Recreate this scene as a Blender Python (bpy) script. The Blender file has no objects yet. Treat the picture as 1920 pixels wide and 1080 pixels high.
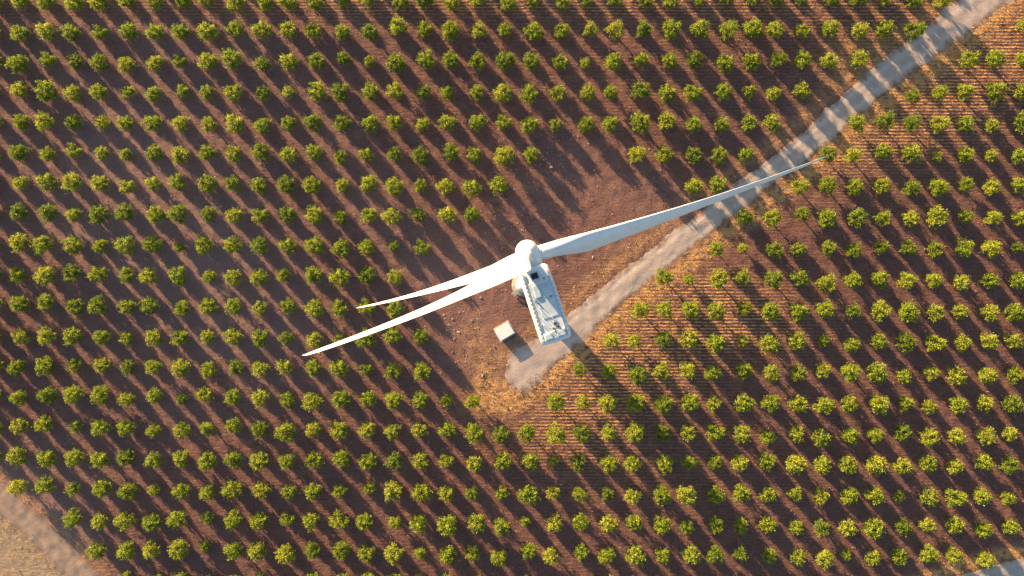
import bpy, math, random
import numpy as np
from mathutils import Vector, Matrix
rng = np.random.default_rng(7); random.seed(7)
H=145.0; F=1060.0; S=H/F
def W(px,py): return ((px-960)*S,(540-py)*S)
scene=bpy.context.scene
col=scene.collection
SUN_AZ=48.6; SUN_EL=9.3
ZOOM=1.0

# ---------------------------------------------------------------- helpers
def link(o,parent=None):
    col.objects.link(o)
    if parent is not None: o.parent=parent
    return o
def mesh_from_arrays(name,V,Q,mats,mi=None,attrs=None,smooth=False):
    V=np.asarray(V,dtype=np.float32); Q=np.asarray(Q,dtype=np.int32)
    me=bpy.data.meshes.new(name)
    me.vertices.add(len(V)); me.vertices.foreach_set("co",V.ravel())
    me.loops.add(Q.size); me.loops.foreach_set("vertex_index",Q.ravel())
    me.polygons.add(len(Q)); me.polygons.foreach_set("loop_start",np.arange(0,Q.size,4,dtype=np.int32))
    for m in mats: me.materials.append(m)
    if mi is not None: me.polygons.foreach_set("material_index",np.asarray(mi,dtype=np.int32))
    if attrs:
        for k,(dom,a) in attrs.items():
            at=me.attributes.new(k,'FLOAT',dom); at.data.foreach_set("value",np.asarray(a,dtype=np.float32))
    me.polygons.foreach_set("use_smooth",np.full(len(Q),smooth))
    me.update(calc_edges=True)
    return me
class N:
    def __init__(s,name):
        s.m=bpy.data.materials.new(name); s.m.use_nodes=True
        s.t=s.m.node_tree; s.t.nodes.clear()
        s.out=s.t.nodes.new('ShaderNodeOutputMaterial')
        s.b=s.t.nodes.new('ShaderNodeBsdfPrincipled'); s.t.links.new(s.b.outputs[0],s.out.inputs[0])
        s.pos=s.t.nodes.new('ShaderNodeNewGeometry').outputs['Position']
    def set(s,i,v):
        if isinstance(v,bpy.types.NodeSocket): s.t.links.new(v,i)
        else:
            if isinstance(v,(tuple,list)) and len(v)==3 and i.type=='RGBA': v=(*v,1)
            i.default_value=v
    def math(s,op,a,b=0,c=0,clamp=False):
        n=s.t.nodes.new('ShaderNodeMath'); n.operation=op; n.use_clamp=clamp
        s.set(n.inputs[0],a); s.set(n.inputs[1],b); s.set(n.inputs[2],c); return n.outputs[0]
    def mix(s,f,a,b,mode='MIX'):
        n=s.t.nodes.new('ShaderNodeMix'); n.data_type='RGBA'; n.blend_type=mode
        s.set(n.inputs[0],f); s.set(n.inputs[6],a); s.set(n.inputs[7],b); return n.outputs[2]
    def noise(s,scale,detail=4,rough=.55,sc=(1,1,1),vec=None,rot=0):
        mp=s.t.nodes.new('ShaderNodeMapping'); s.t.links.new(vec or s.pos,mp.inputs[0]); mp.inputs['Scale'].default_value=sc
        mp.inputs['Rotation'].default_value=(0,0,rot)
        n=s.t.nodes.new('ShaderNodeTexNoise'); s.t.links.new(mp.outputs[0],n.inputs['Vector'])
        n.inputs['Scale'].default_value=scale; n.inputs['Detail'].default_value=detail; n.inputs['Roughness'].default_value=rough
        return n.outputs[0]
    def rng(s,v,a,b,c=0.,d=1.):
        n=s.t.nodes.new('ShaderNodeMapRange'); n.interpolation_type='SMOOTHSTEP'
        s.set(n.inputs[0],v); n.inputs[1].default_value=a; n.inputs[2].default_value=b; n.inputs[3].default_value=c; n.inputs[4].default_value=d
        return n.outputs[0]
    def attr(s,name):
        n=s.t.nodes.new('ShaderNodeAttribute'); n.attribute_name=name; return n.outputs['Fac']
    def bump(s,h,strength,dist):
        n=s.t.nodes.new('ShaderNodeBump'); n.inputs['Strength'].default_value=strength; n.inputs['Distance'].default_value=dist
        s.t.links.new(h,n.inputs['Height']); s.t.links.new(n.outputs[0],s.b.inputs['Normal'])
    def fin(s,c,rough=.9,spec=.2):
        s.set(s.b.inputs['Base Color'],c); s.set(s.b.inputs['Roughness'],rough); s.b.inputs['Specular IOR Level'].default_value=spec
        return s.m

# ---------------------------------------------------------------- terrain height (smooth)
_w=[]
for k in range(60):
    wl=1.5*(11/1.5)**rng.random(); a=rng.random()*6.283
    _w.append((math.cos(a)*6.283/wl,math.sin(a)*6.283/wl,rng.random()*6.283,0.0020*wl**0.8))
def hgt(x,y):
    x=np.asarray(x,float); y=np.asarray(y,float); z=np.zeros(np.broadcast(x,y).shape)
    for kx,ky,p,a in _w: z=z+a*np.sin(kx*x+ky*y+p)
    fall=np.clip((260-np.hypot(x,y))/60,0,1)
    return z*fall
def seg_dist(px,py,poly):
    d=np.full(px.shape,1e9)
    for (ax,ay),(bx,by) in zip(poly[:-1],poly[1:]):
        t=np.clip(((px-ax)*(bx-ax)+(py-ay)*(by-ay))/((bx-ax)**2+(by-ay)**2),0,1)
        d=np.minimum(d,np.hypot(px-ax-t*(bx-ax),py-ay-t*(by-ay)))
    return d
ROAD=[(2150,-240),(1990,-115),(1845,0),(1725,92),(1640,158),(1585,203),(1540,248),(1480,298),(1400,355),(1310,425),(1200,510),(1110,585),(1050,640),(945,718)]
RW=[84,82,78,68,63,60,58,56,55,55,58,64,74,98]
PATHBL=[(-260,690),(-120,815),(0,935),(60,985),(120,1040),(200,1130),(330,1290)]
ROADBR=[(1640,1158),(1790,1101),(1870,1077),(1960,1056),(2200,1012)]
def blob(px,py,cx,cy,rx,ry,a=0):
    ca,sa=math.cos(a),math.sin(a); u=((px-cx)*ca+(py-cy)*sa)/rx; v=(-(px-cx)*sa+(py-cy)*ca)/ry
    return np.exp(-(u*u+v*v))
def masks(px,py):
    dr=seg_dist(px,py,ROAD)
    below=((px-985)*(690-0)+(py-690)*(1845-985))>0
    stub=1.5*blob(px,py,1285,575,140,62)+1.3*blob(px,py,1180,685,120,75)+1.05*blob(px,py,1070,795,100,75)+.5*blob(px,py,1400,620,140,60)
    stub+=1.4*blob(px,py,1800,150,180,90,-.6)+.7*blob(px,py,1640,265,120,40,-.6)+.8*blob(px,py,1000,0,900,34)+.45*blob(px,py,1650,60,130,60)
    stub+=.15*blob(px,py,1300,860,200,110)+.12*blob(px,py,1300,130,320,110)
    stub=np.where(dr<28,0,stub)
    verge=1.2*np.exp(-((dr-42)/17)**2)*np.where(below,1,.38)
    verge=verge*np.where(px>1900,.6,1)
    verge+=1.3*blob(px,py,940,738,58,26,-.3)+1.0*blob(px,py,1045,678,58,18,-.7)+.4*blob(px,py,895,650,30,55)+.5*blob(px,py,1600,110,60,40)
    pb=seg_dist(px,py,PATHBL); dl=(px-0)*(1040-935)-(py-935)*(120-0)
    verge+=.4*np.exp(-((pb-32)/12)**2)
    db=seg_dist(px,py,ROADBR); verge+=1.1*np.exp(-((db-34)/13)**2)
    straw=np.clip((-dl/160.-2)/34,0,1)
    pale=1.0*blob(px,py,320,440,220,210,.6)+.6*blob(px,py,130,300,220,200)+.5*blob(px,py,520,600,180,170)+.7*blob(px,py,60,940,190,110)+.4*blob(px,py,300,80,340,90)
    pale+=.5*blob(px,py,700,350,320,70,.9)+.5*blob(px,py,100,960,150,60,.8)+.25*blob(px,py,250,750,300,150)
    bare=blob(px,py,1120,350,170,110,.6)+blob(px,py,930,490,120,130)+blob(px,py,890,650,90,90)+blob(px,py,1230,400,120,60,-.6)
    return stub,verge,straw,pale,bare,dr

# ---------------------------------------------------------------- materials
def soil_material():
    n=N("tilled_soil")
    big=n.rng(n.noise(.035,3),.35,.65); mid=n.rng(n.noise(.34,6,.70),.36,.64); fine=n.rng(n.noise(2.0,4,.75),.38,.62)
    fur=n.rng(n.noise(1.0,3,.6,(.3,1.7,1)),.34,.66)
    sep=n.t.nodes.new('ShaderNodeSeparateXYZ'); n.t.links.new(n.pos,sep.inputs[0]); yy=sep.outputs[1]
    ph=n.math('ADD',n.math('MULTIPLY',n.math('ADD',yy,80.0),2*math.pi/.85),n.math('MULTIPLY',n.noise(.35,3,.5),2.8))
    line=n.math('MULTIPLY_ADD',n.math('COSINE',ph),.5,.5)
    line2=n.math('MULTIPLY',n.rng(line,.3,.85),n.rng(n.noise(1.1,4,.7,(.6,1.2,1)),.42,.56))
    bare=n.attr("bare"); pale=n.attr("pale"); stub=n.attr("stub")
    patch=n.rng(n.noise(.05,3,.5),.42,.62)
    sep2=n.math('SUBTRACT',1.0,n.math('MULTIPLY',n.math('ADD',bare,pale,clamp=True),.7),clamp=True)
    smooth=n.math('ADD',n.math('MULTIPLY',sep2,n.math('MULTIPLY_ADD',patch,.25,.03)),n.math('MULTIPLY',stub,.55),clamp=True)
    c=n.mix(mid,(.120,.058,.055),(.205,.098,.080))
    c=n.mix(n.math('MULTIPLY',big,.5),c,(.142,.078,.079))
    c=n.mix(n.math('MULTIPLY',pale,n.rng(n.noise(.09,5,.6,(.7,1.1,1)),.25,.72,.3,.8),clamp=True),c,(.29,.192,.185))
    c=n.mix(n.math('MULTIPLY',bare,n.rng(n.noise(.22,6,.75),.36,.64,.0,.6),clamp=True),c,(.25,.138,.112))
    c=n.mix(n.math('MULTIPLY',n.math('MULTIPLY',fur,.28),sep2),c,(.078,.040,.039))
    c=n.mix(n.math('MULTIPLY',n.math('MULTIPLY',n.math('SUBTRACT',1.0,line),.35),smooth),c,(.078,.040,.039))
    c=n.mix(n.math('MULTIPLY',fine,.32),c,(.34,.205,.16))
    st=n.math('MULTIPLY',line2,n.math('ADD',n.math('MULTIPLY',stub,.95),n.math('MULTIPLY',smooth,.12)),clamp=True)
    c=n.mix(st,c,(.68,.39,.18))
    vg=n.math('MULTIPLY',n.attr("verge"),n.rng(n.noise(.6,6,.7),.36,.56),clamp=True)
    c=n.mix(vg,c,(.56,.32,.14))
    sw=n.mix(n.rng(n.noise(1.2,5,.7),.35,.65),(.29,.215,.15),(.41,.31,.215))
    c=n.mix(n.attr("straw"),c,sw)
    h=n.math('ADD',n.math('MULTIPLY',n.math('ADD',n.math('MULTIPLY',line,smooth),n.math('MULTIPLY',fur,sep2)),.35),n.math('ADD',n.math('MULTIPLY',n.noise(2.3,5,.75),1.3),n.math('MULTIPLY',n.noise(.8,4,.65),.75)))
    n.bump(h,.66,.36)
    return n.fin(c,.95,.1)
def road_material(name,a,b,soil,tr,hi=(.46,.37,.32)):
    n=N(name)
    e=n.attr("edge")
    c=n.mix(n.rng(n.noise(.5,5,.65),.3,.7),a,b)
    c=n.mix(n.math('MULTIPLY',n.rng(n.noise(3.5,4,.75),.42,.65),.5),c,hi)
    c=n.mix(n.math('MULTIPLY',n.attr("track"),n.rng(n.noise(.25,4,.6),.2,.7,.3,.95)),c,tr)
    ed=n.rng(n.math('ADD',e,n.math('MULTIPLY',n.math('SUBTRACT',n.noise(.4,6,.72),.5),2.2)),.52,1.0)
    c=n.mix(ed,c,soil)
    n.bump(n.math('ADD',n.noise(1.8,5,.7),n.math('MULTIPLY',n.noise(.5,2),.4)),.4,.14)
    return n.fin(c,.92,.15)
def leaf_material(stuff):
    n=N("almond_leaves")
    if stuff: tv=n.attr("treevar")
    else:
        oi=n.t.nodes.new('ShaderNodeObjectInfo'); tv=oi.outputs['Random']
    lv=n.attr("leafvar")
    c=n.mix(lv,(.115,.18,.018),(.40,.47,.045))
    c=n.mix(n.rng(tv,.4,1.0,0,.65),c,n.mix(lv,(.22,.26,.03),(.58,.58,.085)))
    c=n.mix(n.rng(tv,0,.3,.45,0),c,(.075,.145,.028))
    n.fin(c,.6,.25)
    tr=n.t.nodes.new('ShaderNodeBsdfTranslucent'); n.t.links.new(c,tr.inputs[0]) 
    ms=n.t.nodes.new('ShaderNodeMixShader'); ms.inputs[0].default_value=.43
    n.t.links.new(n.b.outputs[0],ms.inputs[1]); n.t.links.new(tr.outputs[0],ms.inputs[2]); n.t.links.new(ms.outputs[0],n.out.inputs[0])
    return n.m
def simple(name,a,b,scale=2,rough=.8,spec=.3,bump=0):
    n=N(name); f=n.rng(n.noise(scale,5,.6),.3,.7)
    c=n.mix(f,a,b)
    if bump: n.bump(n.noise(scale*3,4),.4,bump)
    return n.fin(c,rough,spec)
M_soil=soil_material()
M_road=road_material("dusty_gravel",(.40,.315,.275),(.47,.38,.33),(.31,.18,.125),(.55,.46,.40),(.50,.41,.36))
M_path=road_material("dry_dirt_track",(.27,.195,.16),(.34,.25,.20),(.27,.175,.13),(.37,.28,.22),(.36,.27,.215))
M_tar=road_material("worn_pale_asphalt",(.34,.31,.29),(.40,.37,.35),(.45,.3,.17),(.44,.41,.38),(.42,.38,.35))
M_leaf=leaf_material(False); M_leafS=leaf_material(True)
M_bark=simple("grey_brown_bark",(.10,.07,.05),(.18,.13,.10),6)
M_white=simple("white_gelcoat",(.68,.73,.77),(.75,.79,.82),.5,.42,.4)
M_nac=simple("nacelle_fibreglass",(.62,.71,.77),(.70,.77,.81),.9,.5,.4)
M_panel=simple("roof_panel_paint",(.44,.54,.61),(.54,.63,.69),1.5,.55,.3)
M_dark=simple("black_rubber",(.015,.015,.018),(.03,.03,.035),5,.6)
M_grey=simple("galvanised_steel",(.26,.29,.31),(.38,.41,.43),4,.45,.5)
M_conc=simple("weathered_concrete",(.30,.26,.23),(.42,.37,.33),1.2,.9,.2,.03)
M_roofw=simple("whitewashed_roof",(.78,.76,.74),(.86,.85,.83),1.4,.85,.2,.02)
M_wallk=simple("cream_render",(.50,.43,.35),(.60,.52,.43),1.4,.9,.2,.02)
M_stone=simple("pale_limestone",(.28,.20,.17),(.46,.37,.32),.8,.9)
M_straw=simple("dry_straw",(.56,.31,.12),(.76,.47,.21),.35,.9,.1)
M_weed=simple("dry_weeds",(.46,.29,.11),(.66,.42,.17),.5,.9,.1)

# ---------------------------------------------------------------- ground
def axis(a,b,step):
    core=np.arange(a,b+1e-6,step); o=[];d=step
    p=0
    while p<4500: d*=1.35; p+=d; o.append(p)
    o=np.array(o); return np.concatenate([a-o[::-1],core,b+o])
gx=axis(-158,158,.5); gy=axis(-100,100,.5)
X,Y=np.meshgrid(gx,gy); PX=X/S+960; PY=540-Y/S
stub,verge,straw,pale,bare,dr=masks(PX,PY)
Z=hgt(X,Y)
nx,ny=len(gx),len(gy)
idx=np.arange(nx*ny).reshape(ny,nx)
Q=np.stack([idx[:-1,:-1],idx[:-1,1:],idx[1:,1:],idx[1:,:-1]],-1).reshape(-1,4)
me=mesh_from_arrays("ground",np.stack([X,Y,Z],-1).reshape(-1,3),Q,[M_soil],attrs={
 "stub":('POINT',np.clip(stub,0,1).ravel()),"verge":('POINT',np.clip(verge,0,1).ravel()),"straw":('POINT',straw.ravel()),
 "pale":('POINT',np.clip(pale,0,1).ravel()),"bare":('POINT',np.clip(bare,0,1).ravel())},smooth=True)
g=link(bpy.data.objects.new("ground",me)); g["kind"]="structure"; g["label"]="red-brown tilled orchard soil with straw stubble"; g["category"]="ground"

def make_road(name,poly,width,mat,label,cat,jit=.5,cap=False):
    P=np.array([W(*p) for p in poly]); wd=np.array(width)*S
    L=np.concatenate([[0],np.cumsum(np.hypot(*np.diff(P,axis=0).T))])
    t=np.arange(0,L[-1],.5)
    cx=np.interp(t,L,P[:,0]); cy=np.interp(t,L,P[:,1]); w=np.interp(t,L,wd)
    def sm(a,m=7): 
        k=np.ones(2*m+1)/(2*m+1)
        b=np.concatenate([np.full(m,a[0]),a,np.full(m,a[-1])]); return np.convolve(b,k,'valid')
    cx,cy,w=sm(cx),sm(cy),sm(w)
    dx=np.gradient(cx); dy=np.gradient(cy); l=np.hypot(dx,dy); nxx,nyy=-dy/l,dx/l
    na=17; u=np.linspace(-1,1,na)
    def jj(): return sm(rng.normal(0,1,len(t)))*jit*1.9+sm(rng.normal(0,1,len(t)),2)*jit*.7+rng.normal(0,.14,len(t))
    jl,jr=jj(),jj()
    off=np.where(u[None,:]<0,u[None,:]*(w/2+jl)[:,None],u[None,:]*(w/2+jr)[:,None])
    xx=cx[:,None]+off*nxx[:,None]; yy=cy[:,None]+off*nyy[:,None]
    prof=.07-.14*np.abs(u)**4-.03*(np.exp(-((np.abs(u)-.45)/.13)**2))
    ee=np.broadcast_to(np.abs(u)[None,:],xx.shape).copy()
    pz=np.broadcast_to(prof[None,:],xx.shape).copy()
    if cap:
        tail=(L[-1]-t)[:,None]+2.2*np.sin(3*u+1)[None,:]-2.5*(u**2)[None,:]
        q=np.clip(1-tail/9.0,0,1.2); ee=np.maximum(ee,q); pz=np.where(q>.7,np.minimum(pz,.07-.45*(q-.7)),pz)
    zz=hgt(xx,yy)+pz
    n=len(t); ii=np.arange(n*na).reshape(n,na)
    q=np.stack([ii[:-1,:-1],ii[:-1,1:],ii[1:,1:],ii[1:,:-1]],-1).reshape(-1,4)[:,::-1]
    tr=np.exp(-((np.abs(u)-.38)/.15)**2); tr=np.broadcast_to(tr[None,:],xx.shape).ravel()
    me=mesh_from_arrays(name,np.stack([xx,yy,zz],-1).reshape(-1,3),q,[mat],attrs={"edge":('POINT',ee.ravel()),"track":('POINT',tr)},smooth=True)
    if me.polygons[5].normal.z<0: me.flip_normals()
    o=link(bpy.data.objects.new(name,me)); o["kind"]="structure"; o["label"]=label; o["category"]=cat
make_road("service_road",ROAD,RW,M_road,"dusty grey gravel service road ending at the turbine","road",.65,True)
make_road("dirt_track",PATHBL,[60]*7,M_path,"pale bare dirt track along the orchard edge","track",.5)
make_road("paved_lane",ROADBR,[44]*5,M_tar,"pale grey worn lane skirting the orchard","road",.15)

# ---------------------------------------------------------------- trees
def tube(p0,p1,r0,r1,n=6):
    p0=np.array(p0,float); p1=np.array(p1,float); d=p1-p0; d/=np.linalg.norm(d)
    a=np.cross(d,[.3,.5,.81]); a/=np.linalg.norm(a); b=np.cross(d,a)
    th=np.arange(n)/n*6.283
    ring=np.cos(th)[:,None]*a+np.sin(th)[:,None]*b
    V=np.concatenate([p0+ring*r0,p1+ring*r1]); i=np.arange(n); j=(i+1)%n
    return V,np.stack([i,j,j+n,i+n],-1)
def tree_arrays(seed):
    r=np.random.default_rng(seed); V=[];Q=[];MI=[];LV=[];off=0
    def add(v,q,m,lv):
        nonlocal off
        V.append(v);Q.append(q+off);MI.append(np.full(len(q),m));LV.append(np.full(len(q),lv) if np.isscalar(lv) else lv);off+=len(v)
    v,q=tube((0,0,-.2),(.05,.03,.9),.2,.13); add(v,q,0,0)
    nl=int(r.integers(4,6)); P1=[]
    for k in range(nl):
        a=k/nl*6.283+r.uniform(-.35,.35); l=r.uniform(.9,1.2)
        p1=np.array([math.cos(a)*l*.6,math.sin(a)*l*.6,.9+l*.9]); P1.append(p1)
        v,q=tube((.05,.03,.85),p1,.10,.055,5); add(v,q,0,0)
    nt=36; ph=r.random()*6.28
    lob=[(r.random()*6.28,r.uniform(-.14,.14)) for _ in range(4)]
    for m in range(nt):
        zf=1-1.3*(m+.5)/nt+r.normal(0,.05); zf=min(zf,.99); a=ph+m*2.39996+r.normal(0,.34)
        rr=math.sqrt(max(0,1-zf*zf)); k=r.uniform(.77,1.02)+(.14 if r.random()<.2 else 0)
        k+=sum(am*math.cos(a*(i+1)-p) for i,(p,am) in enumerate(lob))*.8
        p2=np.array([2.1*rr*k*math.cos(a),2.1*rr*k*math.sin(a),2.1+zf*1.5*k])
        p1=min(P1,key=lambda p:np.linalg.norm(p-p2))
        v,q=tube(p1,p1+(p2-p1)*.92,.045,.012,3); add(v,q,0,0)
        n=int(r.integers(44,62)); t=r.beta(2.4,1.15,n)[:,None]*1.08
        c=p1+(p2-p1)*t+r.normal(0,.30,(n,3))*(1.1-.3*t)
        nn=r.normal(0,1,(n,3))+np.array([-.3,.3,.65]); nn/=np.linalg.norm(nn,axis=1)[:,None]
        a2=np.cross(nn,r.normal(0,1,(n,3))); a2/=np.linalg.norm(a2,axis=1)[:,None]; b=np.cross(nn,a2)
        s=r.uniform(.10,.19,n)[:,None]; w=s*r.uniform(.55,.9,n)[:,None]
        v=np.stack([c-a2*s,c-b*w,c+a2*s,c+b*w],1).reshape(-1,3)
        q=np.arange(4*n).reshape(n,4); base=r.uniform(.15,.8)
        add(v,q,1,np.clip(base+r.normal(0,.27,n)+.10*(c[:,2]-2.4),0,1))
    return np.concatenate(V),np.concatenate(Q),np.concatenate(MI),np.concatenate(LV)
NV=14
TA=[tree_arrays(100+k) for k in range(NV)]
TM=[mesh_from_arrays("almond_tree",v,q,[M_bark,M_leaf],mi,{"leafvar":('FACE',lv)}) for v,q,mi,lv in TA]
big=9999
ROWS={-1:[(-big,1765),(1935,big)],0:[(-big,1738),(1860,big)],1:[(-big,1640),(1800,big)],2:[(-big,1520),(1690,big)],3:[(-big,1475),(1590,big)],
4:[(-big,1010),(1180,1425),(1540,big)],5:[(-big,960),(1280,1370),(1490,big)],6:[(-big,905),(1385,big)],7:[(-big,810),(1325,big)],
8:[(-big,760),(1225,big)],9:[(-big,760),(1175,big)],10:[(-big,805),(1120,big)],11:[(-big,805),(1070,big)],12:[(-big,905),(1015,big)]}
trees=[]
for i in range(-5,21):
    for j in range(-6,41):
        t=j/37.2
        y=(66+56.2*i)*(1-t)+(60+57.6*i+5*math.sin(math.pi*min(max(i,0),17)/17))*t+1.5*math.sin(math.pi*t)
        x=50+(49.4+.55*max(0,min(1,1-y/350))*(0.4 if j>27 else 1))*j
        if j>19: x+=20*((j-10)/20)**2*.6*min(1,max(0,(860-y)/450))
        if j<0: x=50+49.4*j
        if i in ROWS and not any(a<x<b for a,b in ROWS[i]): continue
        pa=np.array([x]),np.array([y])
        if i<-1 and seg_dist(*pa,ROAD)[0]<120: continue
        if seg_dist(*pa,PATHBL)[0]<44 or seg_dist(*pa,ROADBR)[0]<38: continue
        if ((x)*105-(y-935)*120)<0 and y>935+x*105/120+10: continue
        if i==17 and x<130 or i==18 and x<230: continue
        sc=rng.normal(.955,.095); 
        if rng.random()<.06: sc*=.75
        if j>30 and i<4: sc*=1.06
        if j<4: sc*=1.04
        sc=min(max(sc,.62),1.18)
        trees.append([x+rng.normal(0,2.6),y+rng.normal(0,2.4),sc])
trees=np.array(trees)
inf=(trees[:,0]>18)&(trees[:,0]<1902)&(trees[:,1]>16)&(trees[:,1]<1064)
cand=np.where(inf)[0]; order=cand[np.argsort(-trees[cand,2])][:298]
chosen=set(order.tolist())
VV=[];QQ=[];MM=[];LL=[];TT=[];off=0
for k,(x,y,sc) in enumerate(trees):
    wx,wy=W(x,y); z=float(hgt(wx,wy)); v=int(rng.integers(NV)); a=rng.uniform(-1.2,1.2); zs=sc*rng.uniform(.92,1.10)
    if k in chosen:
        o=link(bpy.data.objects.new("almond_tree",TM[v])); o.location=(wx,wy,z); o.rotation_euler=(0,0,a); o.scale=(sc,sc,zs)
        o["group"]="almond trees planted in rows"; o["category"]="tree"
        d=seg_dist(np.array([x]),np.array([y]),ROAD)[0]
        st=masks(np.array([x]),np.array([y]))[0][0]
        o["label"]=("rounded green almond tree beside the dusty service road" if d<75 else
                    "rounded green almond tree standing in golden straw stubble" if st>.5 else
                    "rounded green almond tree in red-brown tilled soil")
    else:
        tv,tq,tm,tl=TA[v]; ca,sa=math.cos(a),math.sin(a)
        P=np.stack([(tv[:,0]*ca-tv[:,1]*sa)*sc+wx,(tv[:,0]*sa+tv[:,1]*ca)*sc+wy,tv[:,2]*zs+z],-1)
        VV.append(P);QQ.append(tq+off);MM.append(tm);LL.append(tl);TT.append(np.full(len(tq),rng.random()));off+=len(P)
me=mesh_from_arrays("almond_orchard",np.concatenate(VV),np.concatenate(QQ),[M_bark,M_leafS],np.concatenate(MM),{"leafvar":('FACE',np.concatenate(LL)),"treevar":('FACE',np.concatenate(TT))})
o=link(bpy.data.objects.new("almond_orchard",me)); o["kind"]="stuff"; o["label"]="rows of smaller almond trees filling the orchard"; o["category"]="orchard trees"
print("TREES",len(trees),len(chosen))

# ---------------------------------------------------------------- stubble, weeds, stones
def tufts(name,pts,size,mat,label,cat,nb=4,seed=1,flat=.5):
    r=np.random.default_rng(seed); n=len(pts)*nb
    c=np.repeat(pts,nb,axis=0); c=c+np.stack([r.normal(0,.13,n)*1.6,r.normal(0,.07,n)],-1)
    z=hgt(c[:,0],c[:,1])+.0; s=np.repeat(size,nb)*r.uniform(.5,1.2,n); a=r.random(n)*6.283
    la=r.random(n)*6.283; lean=r.uniform(.2,1.0,n)*flat
    d=np.stack([np.cos(a),np.sin(a),np.zeros(n)],-1)*(s*.22)[:,None]
    b=np.stack([c[:,0],c[:,1],z-.02],-1)
    tp=b+np.stack([np.cos(la)*lean*s,np.sin(la)*lean*s,s],-1)
    V=np.stack([b-d,b+d,tp+d*.45,tp-d*.45],1).reshape(-1,3); q=np.arange(4*n).reshape(n,4)
    o=link(bpy.data.objects.new(name,mesh_from_arrays(name,V,q,[mat]))); o["kind"]="stuff"; o["label"]=label; o["category"]=cat
ys=np.arange(-80,82,.85); xs=np.arange(-142,142,.5)
SX,SY=np.meshgrid(xs,ys); SX=SX+rng.normal(0,.12,SX.shape); SY=SY+rng.normal(0,.08,SY.shape)
sx,sy=SX.ravel(),SY.ravel(); m=masks(sx/S+960,540-sy/S)
lf=np.sin(sx*.21+1.3*np.sin(sy*.13))*np.sin(sy*.17+sx*.05)
pr=np.clip(m[0]*.8,0,.85)+.02+.03*np.clip(lf,0,1)
pr=np.where(m[5]<32,0,pr)*(1-.6*np.clip(m[4],0,1))
k=rng.random(len(sx))<pr
tufts("crop_stubble",np.stack([sx[k],sy[k]-.1],-1),np.full(k.sum(),.21),M_straw,"golden straw stubble in furrow lines between trees","stubble",3,3)
n=210000; wx=rng.uniform(-142,142,n); wy=rng.uniform(-82,82,n); m=masks(wx/S+960,540-wy/S)
pr=np.clip(m[1],0,1)**1.3*.6+m[2]*.08; pr=np.where(m[5]<20,0,pr); k=rng.random(n)<pr
tufts("dry_grass",np.stack([wx[k],wy[k]],-1),rng.uniform(.10,.30,k.sum()),M_weed,"dry golden weeds along the road verges","dry grass",4,4,1.2)
n=60000; wx=rng.uniform(-142,142,n); wy=rng.uniform(-82,82,n); px=wx/S+960; py=540-wy/S
m=masks(px,py)
pr=.9*blob(px,py,965,430,55,35)+.8*blob(px,py,860,590,50,45,.9)+.6*blob(px,py,1020,300,60,50)+.7*blob(px,py,925,700,35,45)+.20*np.clip(m[4],0,1)+.03*np.clip(m[3],0,1)+.012
pr=np.where(m[5]<28,0,pr); pr=np.where(np.hypot(px-946,py-621)<26,0,pr)
k=rng.random(n)<pr*.7; wx,wy=wx[k],wy[k]; n=len(wx)
cube=np.array([(-1,-1,-.6),(1,-1,-.6),(1,1,-.6),(-1,1,-.6),(-.7,-.7,.7),(.7,-.7,.7),(.7,.7,.7),(-.7,.7,.7)],float)
cq=np.array([(0,1,5,4),(1,2,6,5),(2,3,7,6),(3,0,4,7),(4,5,6,7)])
s=rng.lognormal(-2.4,.42,n); a=rng.random(n)*6.283
cv=cube[None]*(1+rng.normal(0,.18,(n,8,3))); cv=cv*s[:,None,None]*np.stack([rng.uniform(.8,1.5,n),rng.uniform(.7,1.1,n),rng.uniform(.5,.9,n)],-1)[:,None,:]
P=np.stack([cv[...,0]*np.cos(a)[:,None]-cv[...,1]*np.sin(a)[:,None]+wx[:,None],cv[...,0]*np.sin(a)[:,None]+cv[...,1]*np.cos(a)[:,None]+wy[:,None],cv[...,2]+hgt(wx,wy)[:,None]],-1).reshape(-1,3)
q=(cq[None]+(np.arange(n)*8)[:,None,None]).reshape(-1,4)
o=link(bpy.data.objects.new("loose_stones",mesh_from_arrays("loose_stones",P,q,[M_stone]))); o["kind"]="stuff"; o["label"]="pale loose stones scattered over the bare soil"; o["category"]="stones"

# ---------------------------------------------------------------- generic box builder
def boxes(name,items,mats,bev=.0):
    V=[];Qs=[];MI=[]
    for it in items:
        cx,cy,cz,sx,sy,sz,rz,mi=it; b=min(bev,sx*.3,sy*.3,sz*.3)
        def rect(hx,hy,c): return [(-hx+c,-hy),(hx-c,-hy),(hx,-hy+c),(hx,hy-c),(hx-c,hy),(-hx+c,hy),(-hx,hy-c),(-hx,-hy+c)]
        c=max(b,.002)
        lv=[(rect(sx/2,sy/2,c),-sz/2),(rect(sx/2,sy/2,c),sz/2-c),(rect(sx/2-c,sy/2-c,c*.6),sz/2)]
        o0=len(V)
        for rr,z in lv:
            for (x,y) in rr: V.append((cx+x*math.cos(rz)-y*math.sin(rz),cy+x*math.sin(rz)+y*math.cos(rz),cz+z))
        for l in range(2):
            for k in range(8):
                a=o0+l*8+k; b2=o0+l*8+(k+1)%8; Qs.append((a,b2,b2+8,a+8)); MI.append(mi)
        for base,fl in ((o0+16,False),(o0,True)):
            for f in ((0,1,2,7),(7,2,3,6),(6,3,4,5)):
                f=tuple(base+x for x in f); Qs.append(f[::-1] if fl else f); MI.append(mi)
    return mesh_from_arrays(name,V,Qs,mats,MI)

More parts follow.
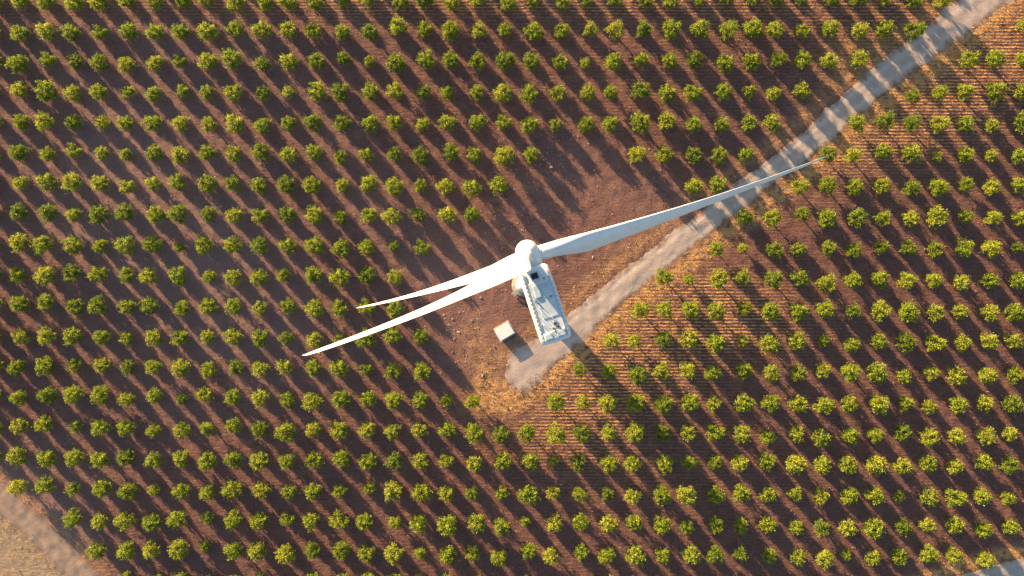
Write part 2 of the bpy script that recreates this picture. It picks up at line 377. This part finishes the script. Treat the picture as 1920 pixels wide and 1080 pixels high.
# ---------------------------------------------------------------- wind turbine
back=Vector((.312,-.950,0)).normalized(); lat=Vector((.950,.312,0)).normalized(); up=Vector((0,0,1))
HUBZ=H-66.5; rot0=Vector((1.95,3.74,HUBZ))
tb=rot0+back*3.1; base=Vector((tb.x,tb.y,0)); R=43.5
def empty(name,loc,parent=None):
    e=bpy.data.objects.new(name,None); link(e); e.location=loc
    e.empty_display_size=.5; return e
tur=empty("wind_turbine",base); tur["label"]="white three-bladed wind turbine on a round concrete base"; tur["category"]="wind turbine"
def part(name,me,parent,M=None,label=None):
    o=bpy.data.objects.new(name,me); link(o); o.parent=parent
    if M is not None: o.matrix_basis=M
    if label:o["label"]=label
    return o
def lathe(name,prof,mat,n=48,cap=True):
    V=[];Qs=[]
    for (r,z) in prof:
        for k in range(n): a=k/n*6.28318; V.append((r*math.cos(a),r*math.sin(a),z))
    for l in range(len(prof)-1):
        for k in range(n): Qs.append((l*n+k,l*n+(k+1)%n,(l+1)*n+(k+1)%n,(l+1)*n+k))
    return mesh_from_arrays(name,V,Qs,[mat],smooth=True)
prof=[]
TOP=HUBZ-1.75
for k in range(40):
    t=k/39; r=2.05-.85*t; z=.35+(TOP-.35)*t
    prof.append((r,z))
    if k in(13,26): prof+= [(r+.05,z+.01),(r+.05,z+.16),(r-.01,z+.17)]
tower=part("tower",lathe("tower",prof,M_white),tur)
part("foundation",lathe("foundation",[(.01,.30),(2.2,.30),(2.9,.26),(3.0,.22),(3.05,-.3)][::-1],M_conc),tur,label="round weathered concrete footing")
dme=boxes("door",[(0,0,0,.14,.95,2.1,0,0),(.09,.0,.9,.1,1.1,.12,0,1),(.6,0,-1.25,1.2,1.2,.12,0,1),(1.4,0,-1.5,.5,1.2,.12,0,1)],[M_panel,M_grey],.02)
part("door",dme,tower,Matrix.Translation((-2.0*.7,-2.0*.71,1.9)) @ Matrix.Rotation(math.radians(225),4,'Z'),"steel entrance door with small steps")
MN=Matrix.Translation(rot0-base) @ Matrix(((lat.x,back.x,0,0),(lat.y,back.y,0,0),(0,0,1,0),(0,0,0,1)))
def loft(name,secs,mats,closed_ends=True,smooth=True):
    V=[];Qs=[];n=len(secs[0])
    for s in secs: V+=s
    for l in range(len(secs)-1):
        for k in range(n): Qs.append((l*n+k,l*n+(k+1)%n,(l+1)*n+(k+1)%n,(l+1)*n+k))
    if closed_ends:
        for l,fl in((0,True),(len(secs)-1,False)):
            c=np.mean(np.array(secs[l]),axis=0); ci=len(V); V.append(tuple(c))
            for k in range(0,n,2):
                f=(l*n+k,l*n+(k+1)%n,l*n+(k+2)%n,ci); Qs.append(f[::-1] if fl else f)
    return mesh_from_arrays(name,V,Qs,mats,smooth=smooth)
def superrect(hw,zt,zb,s,p=9,n=64):
    out=[]
    for k in range(n):
        a=k/n*6.28318; c,sn=math.cos(a),math.sin(a); 
        x=math.copysign(abs(c)**(2/p),c)*hw; z=math.copysign(abs(sn)**(2/p),sn)
        z=z*((zt-zb)/2)+(zt+zb)/2; out.append((x,s,z))
    return out
secs=[superrect(1.15,1.05,-1.2,1.30,5),superrect(1.45,1.50,-1.45,1.42,7),superrect(1.68,1.74,-1.65,1.62),superrect(1.78,1.80,-1.78,1.95,11),superrect(1.84,1.84,-1.9,5,14),
      superrect(1.83,1.84,-1.8,9.6,14),superrect(1.80,1.82,-1.5,10.1,12),superrect(1.70,1.72,-1.3,10.32,9),superrect(1.5,1.5,-1.1,10.42,6)]
nac=part("nacelle",loft("nacelle",secs,[M_nac]),tur,MN,"pale blue-white boxy nacelle with rooftop equipment")
I=Matrix.Identity(4); RZ=1.84
def npart(name,items,mats,bev=.03,label=None):
    return part(name,boxes(name,items,mats,bev),nac,I,label)
npart("roof_hatch",[(-.15,2.45,RZ+.06,.95,.85,.16,0,0),(-.15,2.45,RZ+.15,.75,.65,.05,0,1)],[M_grey,M_dark],.03,"black square roof hatch")
npart("roof_panel",[(.1,4.15,RZ+.03,2.5,2.0,.10,0,0),(.35,6.4,RZ+.02,2.1,2.2,.08,0,0),(-.45,4.2,RZ+.13,.7,1.5,.14,0,0),(0,9.55,RZ+.06,2.6,.9,.18,0,0),(.55,3.45,RZ+.15,.9,.25,.16,0,0)],[M_panel],.05)
items=[]
for k in range(17): items.append((-1.47,1.9+k*.5,RZ+.06,.16,.16,.16,0,0))
for k in range(17): items.append((1.58,1.9+k*.5,RZ+.04,.10,.10,.10,0,0))
items+= [(-1.22,5.9,RZ+.04,.05,8.0,.08,0,0),(1.35,5.9,RZ+.04,.05,8.0,.08,0,0)]
npart("mounting_lug",items,[M_grey],.01,"row of bolted lugs along roof edge")
items=[]
for x in(-1.1,):
    items.append((x,6.2,RZ+.75,.05,3.6,.05,0,0))
    for k in range(5): items.append((x,4.45+k*.87,RZ+.37,.05,.05,.75,0,0))
items.append((.25,7.5,RZ+.55,.06,2.2,.06,math.radians(-38),0)); items.append((.25,7.5,RZ+.28,.06,.06,.55,0,0)); items.append((-.9,8.1,RZ+.28,.06,.06,.55,0,0))
npart("railing",items,[M_white],.01)
npart("weather_mast",[(.0,8.6,RZ+.5,.08,.08,1.0,0,0),(.0,8.6,RZ+1.0,.8,.06,.06,0,0),(-.38,8.6,RZ+1.1,.10,.10,.18,0,1),(.38,8.6,RZ+1.1,.10,.10,.18,0,1),
   (.4,8.3,RZ+.12,.30,.22,.20,0,1),(.65,8.75,RZ+.15,.18,.24,.16,0,1),(.15,8.9,RZ+.2,.5,.12,.12,0.3,1),
   (.8,3.0,RZ+.15,.2,.14,.14,0,1),(-.7,5.6,RZ+.13,.16,.22,.12,0,1),(.9,5.2,RZ+.12,.14,.14,.1,0,1),(.5,7.7,RZ+.1,.14,.2,.1,0,1)],[M_grey,M_dark],.02,"instrument mast with dark wind sensors")
npart("rear_vent",[(-.75,9.55,RZ+.19,.85,.6,.10,0,0),(.72,9.55,RZ+.19,.9,.6,.10,0,0),(0,10.42,.2,2.2,.12,1.6,0,1)],[M_panel,M_dark],.03)
tilt=math.radians(4.0)
fwd=(-back*math.cos(tilt)+up*math.sin(tilt)).normalized()
vup=(up*math.cos(tilt)+back*math.sin(tilt)).normalized()
MR=Matrix.Translation(rot0-base) @ Matrix(((lat.x,vup.x,fwd.x,0),(lat.y,vup.y,fwd.y,0),(lat.z,vup.z,fwd.z,0),(0,0,0,1)))
pf=[(1.22,-1.35),(1.34,-1.2),(1.40,-.9),(1.43,0),(1.40,.5)]
for k in range(1,14):
    a=k/13*math.pi/2; pf.append((1.40*math.cos(a)+.005,.5+1.45*math.sin(a)))
hub=part("rotor_hub",lathe("rotor_hub",[(.9,-1.36)]+pf,M_white),tur,MR,"rounded white spinner dome")
def blade_mesh(db=0,cs=1.0,Rb=R):
    n=32; secs=[]
    for t in list(np.linspace(0,.17,10))+list(np.linspace(.2,.94,24))+[.96,.975,.988,.996,1.0]:
        r=1.1+(Rb-1.1)*t
        cm=3.2*cs
        if t<.17: q=t/.17; q=q*q*(3-2*q); ch=1.7+(cm-1.7)*q; th=1.0+(.28-1.0)*q; bl=q
        else: u=(t-.17)/.83; ch=cm*(1-u)**1.08*.86+.14*cm; th=.28-.12*min(1,u*1.6); bl=1
        if t>.96: ch*=math.sqrt(max(.02,1-((t-.96)/.045)**2*.96))
        beta=math.radians(25+db+ (16*(1-min(1,t/.6))))
        fw=2.1*(t*t-t)
        pts=[]
        for k in range(n):
            a=k/n*6.28318
            cxp,cyp=.5*math.cos(a),.5*math.sin(a)
            xc=(1-math.cos(a))/2
            yt=5*(.2969*math.sqrt(xc)-.126*xc-.3516*xc*xc+.2843*xc**3-.1036*xc**4)
            sy=1 if a<math.pi else -.75
            ax,ay=.32-xc,yt*sy+.03*math.sin(math.pi*xc)/max(th,.15)*.5
            x=(cxp*(1-bl)+ax*bl)*ch; y=(cyp*(1-bl)*1.0+ay*bl)*ch*th
            c,s=math.cos(beta),math.sin(beta)
            pts.append((x*c+y*s,r,x*s-y*c+fw))
        secs.append(pts)
    return loft("blade",secs,[M_white])
for ang,db,cs,Rb in((-13,5,1.06,43.9),(107,-9,.92,43.5),(227,-11,.90,43.5)):
    th=math.radians(ang)
    sp=Vector((math.cos(th),math.sin(th),0)); tg=Vector((-math.sin(th),math.cos(th),0))
    Mb=Matrix(((tg.x,sp.x,0,0),(tg.y,sp.y,0,0),(0,0,1,0),(0,0,0,1)))
    part("blade",blade_mesh(db,cs,Rb),hub,Mb)
    cf=lathe("blade_collar",[(.84,0),(.90,.05),(.90,.42),(.80,.5)],M_nac,32)
    Mc=Matrix(((tg.x,0,sp.x,0),(tg.y,0,sp.y,0),(0,1,0,0),(0,0,0,1)))
    part("blade_collar",cf,hub,Mc@Matrix.Translation((0,0,1.05)))

# ---------------------------------------------------------------- transformer building
kx,ky=W(946,621); kz=float(hgt(kx,ky)); ka=math.radians(31)
kb=empty("transformer_building",(kx,ky,kz)); kb.rotation_euler=(0,0,ka); kb.scale=(1.05,1.05,.5); kb["label"]="small cream transformer building with flat white roof"; kb["category"]="building"
def kp(name,items,mats,bev,label=None):
    o=link(bpy.data.objects.new(name,boxes(name,items,mats,bev)),kb)
    if label:o["label"]=label
kp("wall",[(0,0,1.2,3.6,2.9,2.6,0,0)],[M_wallk],.03)
kp("roof",[(0,0,2.57,3.9,3.2,.16,0,0),(0,0,2.68,3.6,2.9,.07,0,0),(0,1.55,2.67,3.9,.1,.10,0,0)],[M_roofw],.03,"flat whitewashed slab roof")
kp("door",[(-.7,-1.48,1.05,1.0,.06,2.0,0,0),(.6,-1.48,1.05,1.0,.06,2.0,0,0),(-.28,-1.53,1.1,.05,.06,.2,0,1)],[M_grey,M_dark],.01)
kp("vent",[(1.82,0,1.9,.05,1.2,.5,0,0)]+[(1.85,0,1.72+.12*q,.05,1.2,.03,0,1) for q in range(4)],[M_dark,M_grey],.005)
kp("plinth",[(0,0,.05,4.5,3.8,.22,0,0)],[M_conc],.04,"low concrete apron")

# ---------------------------------------------------------------- light, sky, camera
az=math.radians(SUN_AZ); el=math.radians(SUN_EL)
L=Vector((math.cos(az)*math.cos(el),-math.sin(az)*math.cos(el),-math.sin(el)))
sd=bpy.data.lights.new("sun",'SUN'); sd.energy=19; sd.angle=math.radians(.55); sd.color=(1,.68,.36)
so=link(bpy.data.objects.new("sun",sd)); so.rotation_euler=L.to_track_quat('-Z','Y').to_euler(); so.location=(-100,100,60)
w=bpy.data.worlds.new("World"); scene.world=w; w.use_nodes=True; t=w.node_tree
sky=t.nodes.new('ShaderNodeTexSky'); sky.sky_type='NISHITA'; sky.sun_disc=False; sky.sun_elevation=el
sky.sun_rotation=math.atan2(-L.x,-L.y)%(2*math.pi)
bg=t.nodes['Background']; t.links.new(sky.outputs[0],bg.inputs[0]); bg.inputs[1].default_value=.28
cd=bpy.data.cameras.new("camera"); cd.sensor_width=36; cd.lens=36*F/1920*ZOOM; cd.clip_end=12000; cd.clip_start=.5
co=link(bpy.data.objects.new("camera",cd)); co.location=(0,0,H); co.rotation_euler=(0,0,0); scene.camera=co
scene.view_settings.view_transform='Standard'; scene.view_settings.look='None'; scene.view_settings.exposure=0
